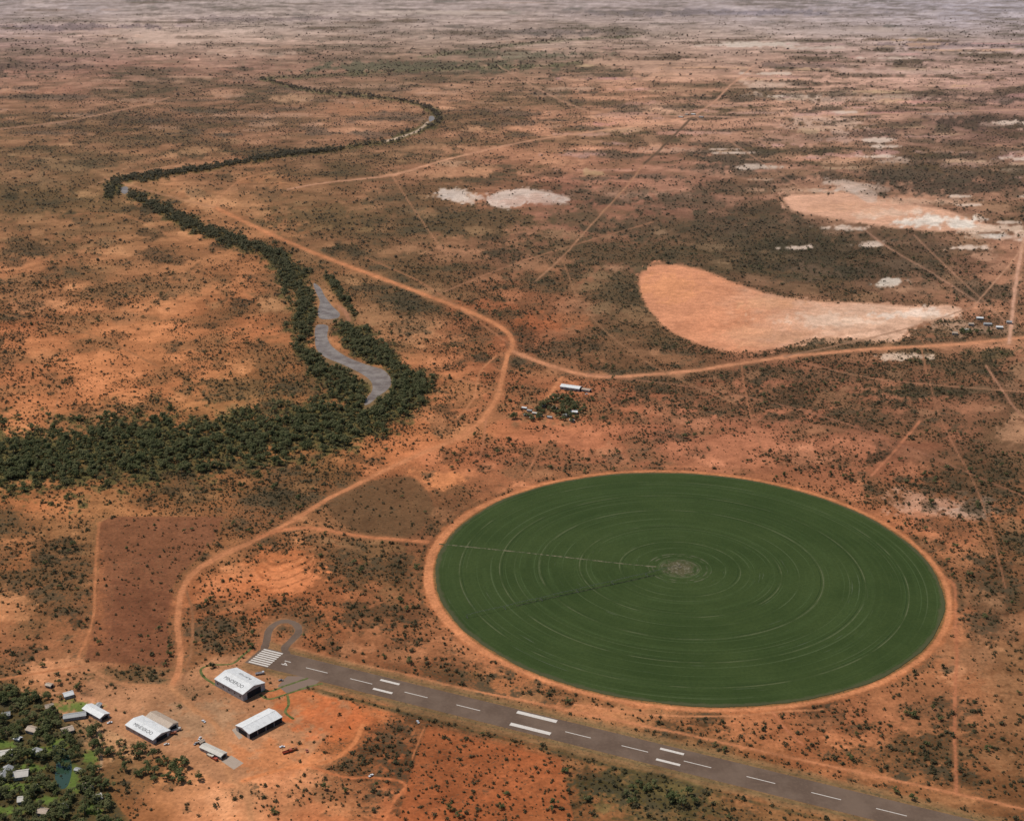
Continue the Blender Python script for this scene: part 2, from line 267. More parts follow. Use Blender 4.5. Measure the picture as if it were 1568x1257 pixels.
# ---- tracks and dirt roads
RC_=(190,124,86)
L=[
([(1700,505),(1568,517),(1480,526),(1400,531),(1330,535),(1260,541),(1200,547),(1130,557),(1060,568),(1000,573),(940,577),(890,573),(850,562),(810,548),(785,538)],6.5,(194,132,98)),
([(330,318),(400,352),(470,383),(540,410),(600,432),(660,455),(720,478),(765,500),(785,522),(777,545),(770,575),(762,605),(745,635),(725,655),(700,672),(650,692),(600,715),(540,745),(500,765),(460,790),(420,812),(380,832)],7,(190,124,86)),
([(380,832),(340,850),(305,870),(285,890),(275,920),(272,960),(276,1000),(272,1030),(262,1052)],9,(190,124,86)),
([(160,272),(220,290),(280,306),(330,318)],3,(168,120,90)),
([(655,830),(600,825),(560,822),(520,815),(470,808),(430,812),(395,822)],6,(190,120,82)),
([(860,578),(850,592),(838,612)],5,RC_),([(860,578),(900,600),(905,604)],3,RC_),
([(1448,885),(1462,900),(1463,950),(1465,1000),(1462,1060),(1462,1130),(1465,1215)],5,(172,108,76)),
([(1290,770),(1340,805),(1380,830),(1420,858),(1455,890)],4,(176,112,80)),
([(430,985),(520,1010),(620,1032),(700,1052),(800,1072),(900,1093),(1040,1122),(1200,1157),(1380,1196),(1568,1238),(1800,1290)],5,(182,118,82)),
([(470,1050),(560,1075),(640,1092),(760,1122),(900,1158),(1050,1192),(1200,1226),(1350,1262),(1500,1300)],4,(104,82,54)),
([(880,1078),(1000,1094),(1120,1096),(1180,1090),(1260,1086)],4,(190,126,88)),
([(1180,1085),(1200,1112),(1230,1140)],4,(176,110,78)),
([(1062,178),(1035,205),(1010,230),(985,252)],3.6,(88,70,56)),
([(405,1003),(408,982),(412,965),(424,954),(440,951),(454,957),(457,968),(447,980),(436,992),(440,1003)],12,(150,108,78)),
([(1130,620),(1000,560),(900,480),(860,395)],1.6,(150,108,80)),([(760,100),(900,170),(1062,178)],1.8,(180,136,112)),([(100,330),(190,330),(300,380),(430,440)],1.8,(160,108,76)),
([(985,252),(960,285),(900,350),(860,395),(820,430)],2.4,(168,122,94)),
([(1062,178),(1095,155),(1120,130),(1150,105)],2.8,(186,138,114)),
([(1062,178),(1150,180),(1280,178),(1420,172),(1568,168)],1.8,(184,140,118)),
([(1062,178),(1130,225),(1230,290)],1.8,(170,126,102)),([(1548,500),(1440,400),(1400,360)],1.8,(166,122,98)),
([(660,455),(800,400),(1000,340)],1.8,(156,110,84)),([(1410,532),(1440,640),(1500,760),(1540,900)],1.8,(152,104,78)),([(1135,560),(1150,640),(1180,720)],1.8,(156,104,76)),
([(1200,546),(1340,580),(1568,600)],1.8,(158,112,86)),([(600,268),(640,330),(690,400)],1.6,(160,114,86)),([(860,600),(820,700),(800,730)],1.8,(164,106,76)),
([(1568,365),(1556,430),(1548,500),(1545,525)],5,(194,146,122)),([(1600,330),(1550,400),(1520,435),(1490,470)],2.5,(180,134,108)),
([(1320,350),(1370,385),(1430,420),(1500,465)],2.2,(170,126,104)),([(1490,470),(1400,500),(1300,525),(1200,546)],2.5,(150,112,90)),
([(1408,645),(1370,690),(1335,728)],4.5,(178,114,84)),
([(262,1052),(290,1080),(330,1110),(345,1150),(350,1190),(372,1205),(382,1235),(388,1300)],9,(184,128,90)),
([(372,1195),(430,1178),(500,1166),(540,1140),(555,1110)],7,(200,124,80)),
([(480,1175),(530,1190),(570,1190),(620,1200),(600,1230),(580,1280)],5,(190,114,74)),
([(152,800),(146,870),(142,950),(118,1010)],4,(174,112,76)),
([(440,290),(500,280),(600,268),(690,243),(800,218),(900,203),(1000,190),(1062,178)],2.8,(194,142,114)),
([(150,280),(220,262),(300,250)],2,(170,124,94)),
([(0,198),(100,186),(190,168),(260,150)],1.8,(172,128,104)),([(60,690),(90,600),(60,560)],2,(166,112,78)),
([(0,480),(90,500),(160,520),(240,560)],2,(142,98,68)),([(330,318),(340,300),(370,275),(420,262)],2.2,(170,118,86)),
([(120,1010),(180,1045),(250,1050)],8,(178,122,86)),([(0,1040),(60,1030),(120,1020)],4,(172,110,74)),
([(745,640),(740,680),(735,700)],2.5,(168,110,80)),([(700,580),(740,590),(765,600)],2.5,(170,116,84)),
([(700,640),(725,610),(735,570),(760,545)],3,(180,120,84)),([(1120,640),(1300,660),(1450,720)],1.8,(150,100,76)),
([(900,573),(1100,600),(1300,650),(1568,760)],1.5,(150,102,80)),([(285,905),(295,940),(292,1000),(280,1040)],4,(140,96,68)),
([(630,1165),(650,1112)],2,(186,116,76)),([(648,1112),(860,1162)],1.6,(134,86,56)),([(1510,560),(1550,620),(1568,640)],3,(168,120,96)),
([(150,1115),(155,1170),(145,1180)],4,(186,150,120)),([(785,530),(700,470),(640,430),(560,395)],2,(164,110,80)),
([(20,1050),(60,1065),(100,1060),(150,1075)],4,(184,130,96)),
]
for pts,w,c in L: line(pts,w,c)
for i in range(7):
    line([(388+i*3,895-i*7),(420,900-i*6),(450,893-i*6),(478-i*2,878-i*5),(480,860-i*2)],1.6,(206,130,86) if i%2 else (140,84,54),.9,warp=9)
# ring road around the irrigated circle
rr=np.hypot(XG-FX,YG-FY)
full=(slice(None),slice(None))
lft=ss(FX-180,FX-290,XG)
m=ss(FR+15,FR+8,rr+NA*14-lft*5)*ss(FR-6,FR,rr); apply(full,m*.75,(180,110,72),.2,0)
m=ss(FR+10.5,FR+8,rr+NC*3-lft*5)*ss(FR+2.5,FR+4.5,rr+NC*2); apply(full,m*.9,(198,128,88),0,0)
m=ss(FR+3.5,FR+1.5,rr)*ss(FR-4,FR,rr); apply(full,m*.8,(118,92,56),.6,0)
BUSH*=ss(FR+10,FR+17,rr); GARD*=ss(FR+10,FR+17,rr)
m=np.exp(-((rr-FR-26+NA*8)/4)**2)*.3; apply(full,m,(186,118,80),.1,.2)
# runway frame
O=np.array(G(372,1026-.2466*113)); E=np.array(G(1900,1026+.2466*(1900-485)))
RD=(E-O)/np.linalg.norm(E-O); RN=np.array([-RD[1],RD[0]]); RHW=17.0
def rwy(u,v):
    p=np.array(G(u,v))-O; return float(p@RD),float(p@RN)
S0=rwy(388,1003)[0]
sx=(XG-O[0])*RD[0]+(YG-O[1])*RD[1]; tx=(XG-O[0])*RN[0]+(YG-O[1])*RN[1]
m=ss(RHW+15,RHW+9,np.abs(tx)+NA*8)*ss(S0-4,S0+4,sx); apply(full,m*.75,(138,104,72),.4,.0)
m=np.exp(-((np.abs(tx)-RHW-3)/2.2)**2)*ss(S0+20,S0+40,sx)*.6; apply(full,m,(104,90,62),.5,0)
m=np.exp(-((tx+RHW+17)/2.5)**2)*ss(S0+60,S0+90,sx)*(.6+NC); apply(full,np.clip(m,0,1),(84,74,48),.9,.9)
m=np.exp(-((tx-RHW-24)/5)**2)*ss(S0+60,S0+90,sx); BUSH[:]=np.maximum(BUSH*(1-m),0)
clr=np.where((np.abs(tx)<RHW+8)&(sx>S0-4),0,1); BUSH*=clr; GARD*=clr
def s2l(c):
    c=np.clip(np.asarray(c,np.float32)/255,0,1)
    return np.where(c<=.04045,c/12.92,((c+.055)/1.055)**2.4)
hz=np.exp(-((vv+70)/110)**2)[...,None]*.45; COL=COL*(1-hz)+np.array((174,151,144),np.float32)*hz  # distance haze painted into the far ground colour
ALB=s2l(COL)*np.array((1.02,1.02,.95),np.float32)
print('raster',time.time()-T0)
def samp(A,u,v):
    x=np.clip(u-U0,0,W-1.001); y=np.clip(v-V0,0,HH-1.001)
    xi=x.astype(int); yi=y.astype(int); fx=x-xi; fy=y-yi
    if A.ndim==3: fx=fx[...,None]; fy=fy[...,None]
    return (A[yi,xi]*(1-fx)+A[yi,xi+1]*fx)*(1-fy)+(A[yi+1,xi]*(1-fx)+A[yi+1,xi+1]*fx)*fy
# ---------------------------------------------------------------- node helpers
class NT:
    def __init__(s,name,rough=.9,spec=.15):
        s.m=bpy.data.materials.new(name); s.m.use_nodes=True; s.t=s.m.node_tree; s.n=s.t.nodes; s.l=s.t.links
        s.b=s.n['Principled BSDF']; s.b.inputs['Roughness'].default_value=rough; s.b.inputs['Specular IOR Level'].default_value=spec
    def set(s,i,v):
        if isinstance(v,bpy.types.NodeSocket): s.l.new(v,i)
        else:
            if isinstance(v,(tuple,list)) and len(v)==3 and i.type=='RGBA': v=(*v,1)
            i.default_value=v
    def math(s,op,*a,clamp=False):
        n=s.n.new('ShaderNodeMath'); n.operation=op; n.use_clamp=clamp
        for i,x in enumerate(a): s.set(n.inputs[i],x)
        return n.outputs[0]
    def mix(s,f,a,b,mode='MIX'):
        n=s.n.new('ShaderNodeMix'); n.data_type='RGBA'; n.blend_type=mode
        s.set(n.inputs[0],f); s.set(n.inputs[6],a); s.set(n.inputs[7],b); return n.outputs[2]
    def noise(s,scale,detail=4,rough=.6,vec=None,dist=0):
        n=s.n.new('ShaderNodeTexNoise'); n.inputs['Scale'].default_value=scale; n.inputs['Detail'].default_value=detail
        n.inputs['Roughness'].default_value=rough; n.inputs['Distortion'].default_value=dist
        s.l.new(vec if vec else s.coord(),n.inputs['Vector']); return n.outputs['Fac']
    def coord(s):
        if not hasattr(s,'_c'): s._c=s.n.new('ShaderNodeTexCoord').outputs['Object']
        return s._c
    def rng(s,x,a,b,c=0,d=1,smooth=True):
        n=s.n.new('ShaderNodeMapRange'); n.interpolation_type='SMOOTHSTEP' if smooth else 'LINEAR'
        for i,v in enumerate((x,a,b,c,d)): s.set(n.inputs[i],v)
        return n.outputs[0]
    def attr(s,name,ty='GEOMETRY'):
        n=s.n.new('ShaderNodeAttribute'); n.attribute_name=name; n.attribute_type=ty; return n
    def col(s,c): s.set(s.b.inputs['Base Color'],c); return s.m
    def bump(s,h,dist=.3,st=.5):
        n=s.n.new('ShaderNodeBump'); n.inputs['Strength'].default_value=st; n.inputs['Distance'].default_value=dist
        s.l.new(h,n.inputs['Height']); s.l.new(n.outputs[0],s.b.inputs['Normal'])
# ---------------------------------------------------------------- ground
us=np.concatenate([[-9000,-5000,-3000,-2000,-1400,-1000],np.arange(-600,-40,12),np.arange(-40,1608,2.0),np.arange(1608,2168,12),[2500,3000,4000,6000,10000]])
vs_=np.concatenate([[-66,-63,-60,-57,-54,-51],np.arange(-48,0,1.6),np.arange(0,1280,1.6),np.arange(1280,1500,10),[1500,1700,2100,3000,5900]])
gu,gv=np.meshgrid(us,vs_); gx,gy=G(gu,gv)
nr,nc=gu.shape
co=np.zeros((nr*nc,3),np.float32); co[:,0]=gx.ravel(); co[:,1]=gy.ravel()
idx=np.arange(nr*nc).reshape(nr,nc)
q=np.stack([idx[1:,:-1],idx[1:,1:],idx[:-1,1:],idx[:-1,:-1]],-1).reshape(-1,4)
def mesh_np(name,co,q,mat,k=4):
    me=bpy.data.meshes.new(name); me.vertices.add(len(co)); me.vertices.foreach_set('co',np.asarray(co,np.float32).ravel())
    me.loops.add(q.size); me.loops.foreach_set('vertex_index',q.ravel().astype(np.int32))
    me.polygons.add(len(q)); me.polygons.foreach_set('loop_start',np.arange(0,q.size,k,dtype=np.int32))
    me.update(calc_edges=True)
    if mat: me.materials.append(mat)
    return me
def link(name,me,parent=None):
    o=bpy.data.objects.new(name,me); scene.collection.objects.link(o)
    if parent: o.parent=parent
    return o
g=NT('red_outback_soil',.95,.05)
soil=g.attr('soil').outputs['Color']; veg=g.attr('veg').outputs['Fac']
n0=g.noise(1/700,4,.62); n1=g.noise(1/90,5,.7); n2=g.noise(1/18,3,.65); n3=g.noise(1/4,1,.6)
c=g.mix(1.0,soil,g.rng(n0,.3,.7,.86,1.16,False),'MULTIPLY')
c=g.mix(1.0,c,g.rng(n1,.3,.7,.78,1.20,False),'MULTIPLY')
c=g.mix(1.0,c,g.rng(n2,.3,.7,.80,1.18,False),'MULTIPLY')
c=g.mix(1.0,c,g.rng(n3,.25,.75,.80,1.18,False),'MULTIPLY')
th=g.math('SUBTRACT',.64,g.math('MULTIPLY',veg,.20))
sp=g.rng(g.math('ADD',g.math('MULTIPLY',n2,.55),g.math('MULTIPLY',n1,.45)),th,g.math('ADD',th,.10))
dark=g.mix(.6,g.mix(1.0,soil,(.54,.62,.62),'MULTIPLY'),(.085,.068,.040))
c=g.mix(g.math('MULTIPLY',sp,.8),c,dark)
n5=g.noise(1/2.6,1,.5)
t5=g.math('SUBTRACT',.67,g.math('MULTIPLY',veg,.18))
c=g.mix(g.math('MULTIPLY',g.rng(n5,t5,g.math('ADD',t5,.08)),.68),c,(.075,.060,.034))
g.bump(n3,1.2,.4)
gm=g.col(c)
me=mesh_np('ground',co,q,gm)
a=me.attributes.new('soil','FLOAT_COLOR','POINT')  # soil colour, with painted haze on the far plain
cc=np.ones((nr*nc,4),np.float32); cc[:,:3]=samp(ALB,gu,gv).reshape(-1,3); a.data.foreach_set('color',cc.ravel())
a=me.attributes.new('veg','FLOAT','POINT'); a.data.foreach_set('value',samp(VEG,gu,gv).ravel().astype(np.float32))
link('ground',me)
print('ground',nr*nc,time.time()-T0)
# ---------------------------------------------------------------- flat sheets
def sheet(name,pts,z,mat,parent=None,metres=False):
    p=[(x,y) if metres else G(x,y) for x,y in pts]
    ox=sum(a for a,b in p)/len(p); oy=sum(b for a,b in p)/len(p)
    me=bpy.data.meshes.new(name); me.from_pydata([(x-ox,y-oy,0) for x,y in p],[],[list(range(len(p)))]); me.materials.append(mat)
    if me.polygons[0].normal.z<0: me.flip_normals()
    o=link(name,me,parent); o.location=(ox,oy,z); return o
def ribbon(name,pts,w,z,mat,parent=None,closed=False,sm=6,metres=False):
    p=smooth(pts,sm,closed) if sm>1 else np.array(pts,float)
    p=np.array([a if metres else G(*a) for a in p]); n=len(p)
    vts=[];
    for i in range(n):
        t=(p[(i+1)%n]-p[i-1]) if closed else p[min(i+1,n-1)]-p[max(i-1,0)]
        t=t/np.linalg.norm(t); nn=np.array([-t[1],t[0]])*w/2*random.uniform(.85,1.15)
        vts+= [(*(p[i]+nn),z),(*(p[i]-nn),z)]
    fs=[]
    for i in range(n if closed else n-1):
        j=(i+1)%n; fs.append([2*i,2*i+1,2*j+1,2*j])
    me=bpy.data.meshes.new(name); me.from_pydata(vts,[],fs); me.materials.append(mat)
    return link(name,me,parent)
m_=NT('muddy_water',.35,.2); m_.b.inputs['IOR'].default_value=1.33
nn=m_.noise(1/6,3); m_.bump(nn,.15,.25); water=m_.col(m_.mix(m_.rng(m_.noise(1/25,4),.35,.65),(.15,.110,.085),(.26,.21,.17)))
m_=NT('pond_water',.1,.5); pond=m_.col((.03,.06,.035))
for wv in WATER: sheet('river_water',smooth(wv,3,True),.08,water)
sheet('garden_pond',smooth([(80,1142),(96,1144),(107,1160),(110,1178),(104,1202),(93,1207),(84,1190),(86,1170)],4,True),.08,pond)
m_=NT('runway_asphalt',.9,.05)
c=m_.mix(m_.rng(m_.noise(1/30,5),.35,.65),(.125,.082,.058),(.170,.115,.082)); c=m_.mix(m_.rng(m_.noise(1/3,4),.45,.8,0,.5),c,(.21,.135,.09))
asph=m_.col(c)
m_=NT('worn_white_paint',.7,.3); wp=m_.col(m_.mix(m_.rng(m_.noise(1/2.5,4),.5,.8,0,.8),(.64,.57,.49),(.34,.26,.2)))
air=bpy.data.objects.new('airstrip_runway',None); scene.collection.objects.link(air)
def rq(s0,s1,t0,t1): return [tuple(O+RD*s+RN*t) for s,t in((s0,t0),(s1,t0),(s1,t1),(s0,t1))]
sheet('pavement',rq(S0,2400,-RHW,RHW),.04,asph,air,True)
def mark(name,u,v,l,w,tt=None):
    s,t=rwy(u,v); t=t if tt is None else tt
    sheet(name,rq(s-l/2,s+l/2,t-w/2,t+w/2),.08,wp,air,True)
for u in (485,553,637,717,885,972,1068,1165,1265,1365,1465): mark('centreline_dash',u,1026+.2466*(u-485),26,.9,0)
mark('aiming_bar',822,1097,42,4.8);mark('aiming_bar',812,1115.5,42,4.8)
mark('touchdown_bar',597,1044,22,3.2);mark('touchdown_bar',586,1057.5,22,3.2)
mark('touchdown_bar',1029,1150,23,3.2);mark('touchdown_bar',1023,1166.5,23,3.2)
for i in range(8):
    t=(i-3.5)*3.9; sheet('threshold_bar',rq(S0+3,S0+27,t-1.15,t+1.15),.08,wp,air,True)
def text(body,size,M,mat,parent,name):
    cu=bpy.data.curves.new(name,'FONT'); cu.body=body; cu.size=size; cu.align_x='CENTER'; cu.align_y='CENTER'
    cu.materials.append(mat); o=bpy.data.objects.new(name,cu); scene.collection.objects.link(o); o.parent=parent; o.matrix_world=M; return o
p=O+RD*(S0+40)
M=Matrix(((-RN[0],RD[0],0,p[0]),(-RN[1],RD[1],0,p[1]),(0,0,1,.09),(0,0,0,1)))
text('14',11,M,wp,air,'runway_number')
ribbon('turning_loop',[(402,1000),(408,982),(412,965),(424,954),(440,951),(454,957),(457,968),(447,980),(436,992),(440,1003)],8,.045,asph,air)
sheet('apron',[(425,1050),(440,1035),(470,1035),(490,1042),(478,1052),(440,1062)],.03,NT('gravel_apron',.9,.1).col((.22,.15,.11)),None)
m_=NT('mown_lawn',.9,.1); lawn=m_.col(m_.mix(m_.rng(m_.noise(1/5,4),.35,.65),(.07,.09,.025),(.17,.165,.055)))
for i,pt in enumerate([[(388,990),(372,1003),(355,1016),(325,1018),(308,1024),(312,1036),(330,1048),(338,1052)],[(398,1063),(412,1070),(440,1062),(470,1052),(494,1046)],[(400,1058),(418,1057),(436,1050),(472,1038)],[(440,1064),(442,1078),(437,1090),(450,1101)]]):
    ribbon('lawn_strip',pt,2.8,.05,lawn)
# ---------------------------------------------------------------- crop circle
f_=NT('irrigated_crop',.9,.1)
sx_=f_.n.new('ShaderNodeSeparateXYZ'); f_.l.new(f_.coord(),sx_.inputs[0]); X0,Y=sx_.outputs[0],sx_.outputs[1]
X=f_.math('SUBTRACT',X0,PX_)
r=f_.math('SQRT',f_.math('ADD',f_.math('MULTIPLY',X,X),f_.math('MULTIPLY',Y,Y)))
re=f_.math('SQRT',f_.math('ADD',f_.math('MULTIPLY',X0,X0),f_.math('MULTIPLY',Y,Y)))
an=f_.math('ARCTAN2',Y,X)
def cmb(x,y,z=0):
    n=f_.n.new('ShaderNodeCombineXYZ'); f_.set(n.inputs[0],x);f_.set(n.inputs[1],y);f_.set(n.inputs[2],z); return n.outputs[0]
na=f_.noise(1.0,3,.6,cmb(f_.math('MULTIPLY',r,.10),f_.math('MULTIPLY',an,.8)))
nb=f_.noise(1.0,3,.7,cmb(f_.math('MULTIPLY',r,.30),f_.math('MULTIPLY',an,1.6),5))
nl=f_.noise(1/110,4,.6); nf=f_.noise(1/4,4,.6)
c=f_.mix(f_.rng(nl,.3,.7),(.033,.052,.012),(.049,.070,.018))
c=f_.mix(f_.rng(na,.45,.70,0,.5),c,(.056,.082,.023))
nd=f_.noise(1.0,2,.5,cmb(f_.math('MULTIPLY',an,1.3),f_.math('MULTIPLY',r,.02),9))
for per,ph,wd,cc_ in ((48.5,.0,.022,(.13,.135,.065)),(48.5,.06,.016,(.018,.032,.009)),(17.3,.3,.045,(.070,.10,.034)),(29,.6,.03,(.09,.11,.045))):
    fr=f_.math('FRACT',f_.math('ADD',f_.math('DIVIDE',r,per),ph)); tr=f_.rng(f_.math('ABSOLUTE',f_.math('SUBTRACT',fr,.5)),wd,wd*.2,0,1)
    c=f_.mix(f_.math('MULTIPLY',tr,f_.rng(nd if per<40 else f_.noise(1/60,2),.42,.6,.08,.75)),c,cc_)
th=f_.rng(nb,.62,.70); c=f_.mix(f_.math('MULTIPLY',th,f_.rng(f_.noise(1/70,3),.50,.62,0,.7)),c,(.13,.14,.09))
c=f_.mix(f_.rng(nf,.3,.8,0,.35),c,(.018,.034,.009))
rn=f_.math('ADD',r,f_.math('MULTIPLY',f_.math('SUBTRACT',f_.noise(1/9,3),.5),40))
c=f_.mix(f_.rng(rn,26,8,0,.7),c,(.11,.085,.045))
c=f_.mix(f_.math('MULTIPLY',f_.rng(nf,.5,.6),f_.rng(rn,24,8,0,.7)),c,(.22,.19,.13))
for r0 in (22,33,38): c=f_.mix(f_.math('MULTIPLY',f_.rng(f_.math('ABSOLUTE',f_.math('SUBTRACT',r,r0)),1.6,0,0,.6),f_.rng(f_.noise(1/14,3),.42,.6)),c,(.16,.14,.09))
rp=f_.math('ADD',re,f_.math('MULTIPLY',f_.math('SUBTRACT',f_.noise(1/14,3),.5),9))
c=f_.mix(f_.rng(rp,FR-6,FR-2,0,.55),c,(.10,.085,.045))
f_.bump(nf,.6,.6)
crop=f_.col(c)
N=256
vts=[];
ring=[(FR+random.uniform(-.7,.7)+1.2*math.sin(i*.37)*math.sin(i*.11))for i in range(N)]
for i in range(N):
    a=2*math.pi*i/N; vts.append((ring[i]*math.cos(a),ring[i]*math.sin(a),.45))
for i in range(N):
    a=2*math.pi*i/N; vts.append(((ring[i]+.5)*math.cos(a),(ring[i]+.5)*math.sin(a),0))
fs=[list(range(N))]+[[i,i+N,(i+1)%N+N,(i+1)%N] for i in range(N)]
me=bpy.data.meshes.new('irrigated_crop_field'); me.from_pydata(vts,[],fs); me.materials.append(crop)
o=link('irrigated_crop_field',me); o.location=(FX,FY,0)
trk=NT('crop_track',.9,.1); tk=trk.col(trk.mix(trk.rng(trk.noise(1/5,3),.4,.6),(.05,.065,.025),(.18,.15,.09)))
ribbon('field_track',[(672,833),(740,840),(800,846),(880,855),(960,864),(1005,868)],2.4,.49,tk)
trk=NT('wheel_rut',.9,.1); tk2=trk.col(trk.mix(trk.rng(trk.noise(1/5,3),.4,.6),(.012,.022,.007),(.05,.055,.025)))
ribbon('irrigator_track',[(1003,881),(920,899),(850,914),(790,928)],2.2,.48,tk2)
def tube(vs,fs,a,b,r0,r1=None,n=6):
    r1=r0 if r1 is None else r1; a=Vector(a);b=Vector(b); z=(b-a).normalized(); x=z.orthogonal().normalized(); y=z.cross(x); k=len(vs)
    for c,r in((a,r0),(b,r1)):
        for i in range(n):
            t=2*math.pi*i/n; vs.append(tuple(c+x*math.cos(t)*r+y*math.sin(t)*r))
    for i in range(n): fs.append([k+i,k+(i+1)%n,k+n+(i+1)%n,k+n+i])
    fs.append([k+i for i in range(n)][::-1]); fs.append([k+n+i for i in range(n)])
galv=NT('galvanised_steel',.5,.5).col((.16,.15,.13))
CPX=FX+PX_
e=np.array(G(715,946)); dr=e-np.array([CPX,FY]); LL=min(np.linalg.norm(dr),FR-8); dr/=np.linalg.norm(dr); nx=np.array([-dr[1],dr[0]])
vs2=[];fs2=[]
def pt(s,t,z): return (CPX+dr[0]*s+nx[0]*t,FY+dr[1]*s+nx[1]*t,z)
for t in(-1.5,1.5):
    for s in(-1.5,1.5): tube(vs2,fs2,pt(s,t,0.3),pt(0,0,4.6),.1)
ns=6; sp_=LL/ns
for k in range(ns):
    for j in range(8):
        s0=sp_*(k+j/8);s1=sp_*(k+(j+1)/8); z0=4+math.sin(math.pi*j/8)*.8; z1=4+math.sin(math.pi*(j+1)/8)*.8
        tube(vs2,fs2,pt(s0,0,z0),pt(s1,0,z1),.13)
        tube(vs2,fs2,pt(s0,0,z0),pt((s0+s1)/2,.9,z0-1.2),.05,n=4); tube(vs2,fs2,pt(s1,0,z1),pt((s0+s1)/2,-.9,z0-1.2),.05,n=4)
    s=sp_*(k+1)
    for t in(-2,2):
        tube(vs2,fs2,pt(s,t,.9),pt(s,0,4),.09); tube(vs2,fs2,pt(s-.15,t,.95),pt(s+.15,t,.95),.6,n=12)
    tube(vs2,fs2,pt(s,-2,1),pt(s,2,1),.08)
me=bpy.data.meshes.new('centre_pivot_irrigator'); me.from_pydata(vs2,[],fs2); me.materials.append(galv); link('centre_pivot_irrigator',me)
# ---------------------------------------------------------------- foliage
def leafmat(name,c1,c2,c3):
    m=NT(name,.85,.1); oi=m.n.new('ShaderNodeObjectInfo'); c=m.mix(oi.outputs['Random'],c1,c2)
    geo=m.n.new('ShaderNodeNewGeometry')
    c=m.mix(m.rng(geo.outputs['Random Per Island'],0,1,0,.55,False),c,c3)
    c=m.mix(m.attr('haze','INSTANCER').outputs['Fac'],c,(.215,.165,.135))  # aerial haze painted into the leaf colour
    tr=m.n.new('ShaderNodeBsdfTranslucent'); m.l.new(c,tr.inputs['Color']); mx=m.n.new('ShaderNodeMixShader'); mx.inputs[0].default_value=.4
    out=[n for n in m.n if n.type=='OUTPUT_MATERIAL'][0]
    m.l.new(m.b.outputs[0],mx.inputs[1]); m.l.new(tr.outputs[0],mx.inputs[2]); m.l.new(mx.outputs[0],out.inputs[0])
    return m.col(c)
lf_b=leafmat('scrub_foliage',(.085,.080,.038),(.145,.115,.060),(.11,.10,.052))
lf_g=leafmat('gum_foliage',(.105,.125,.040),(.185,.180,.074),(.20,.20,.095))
bark=NT('bark',.9,.1).col((.20,.15,.11))
def crown(vs,fs,mats,lobes,n,size,flat=.7):
    for i in range(n):
        lx,ly,lz,lr=random.choice(lobes)
        d=Vector((random.gauss(0,1),random.gauss(0,1),random.gauss(0,1)));d.normalize()
        rad=lr*random.uniform(.55,1.05)
        c=Vector((lx,ly,lz))+Vector((d.x*rad,d.y*rad,d.z*rad*flat))
        if c.z<.05:c.z=.05+random.random()*.1
        nrm=(d+Vector((random.uniform(-.7,.7),random.uniform(-.7,.7),random.uniform(.2,1.6)))).normalized()
        x=nrm.orthogonal().normalized(); y=nrm.cross(x); a=random.uniform(0,6.28); x,y=x*math.cos(a)+y*math.sin(a),-x*math.sin(a)+y*math.cos(a)
        s=size*random.uniform(.6,1.3); k=len(vs)
        for p,q_ in((-1,-.6),(.2,-1),(1,.3),(-.1,1)): vs.append(tuple(c+x*p*s+y*q_*s))
        fs.append([k,k+1,k+2,k+3]); mats.append(0)
def proto(col,name,leaf,kind):
    vs=[];fs=[];mt=[]
    if kind=='bush':
        nl=random.randint(2,4); lobes=[(random.uniform(-.45,.45),random.uniform(-.45,.45),random.uniform(.35,.7),random.uniform(.4,.62)) for _ in range(nl)]
        k0=len(fs)
        for l in lobes: tube(vs,fs,(0,0,0),(l[0],l[1],l[2]),.06,.02,4)
        mt+=[1]*(len(fs)-k0); crown(vs,fs,mt,lobes,40,.2)
    else:
        hgt=random.uniform(.42,.55)
        top=(random.uniform(-.08,.08),random.uniform(-.08,.08),hgt); tube(vs,fs,(0,0,0),top,.055,.035,6)
        lobes=[]
        for i in range(random.randint(6,9)):
            a=random.uniform(0,6.28); rr_=random.uniform(.12,.62); z=random.uniform(.55,1.1)-rr_*.25
            l=(math.cos(a)*rr_,math.sin(a)*rr_,z,random.uniform(.2,.34)); lobes.append(l)
            tube(vs,fs,top,l[:3],.03,.01,4)
        mt+=[1]*len(fs); crown(vs,fs,mt,lobes,220,.085,.75)
    me=bpy.data.meshes.new(name); me.from_pydata(vs,[],fs); me.materials.append(leaf); me.materials.append(bark); me.polygons.foreach_set('material_index',mt)
    o=bpy.data.objects.new(name,me); col.objects.link(o)
cb=bpy.data.collections.new('scrub_kinds'); cg=bpy.data.collections.new('gum_kinds')
for i in range(6): proto(cb,'bush_kind',lf_b,'bush')
for i in range(5): proto(cg,'gum_kind',lf_g,'gum')
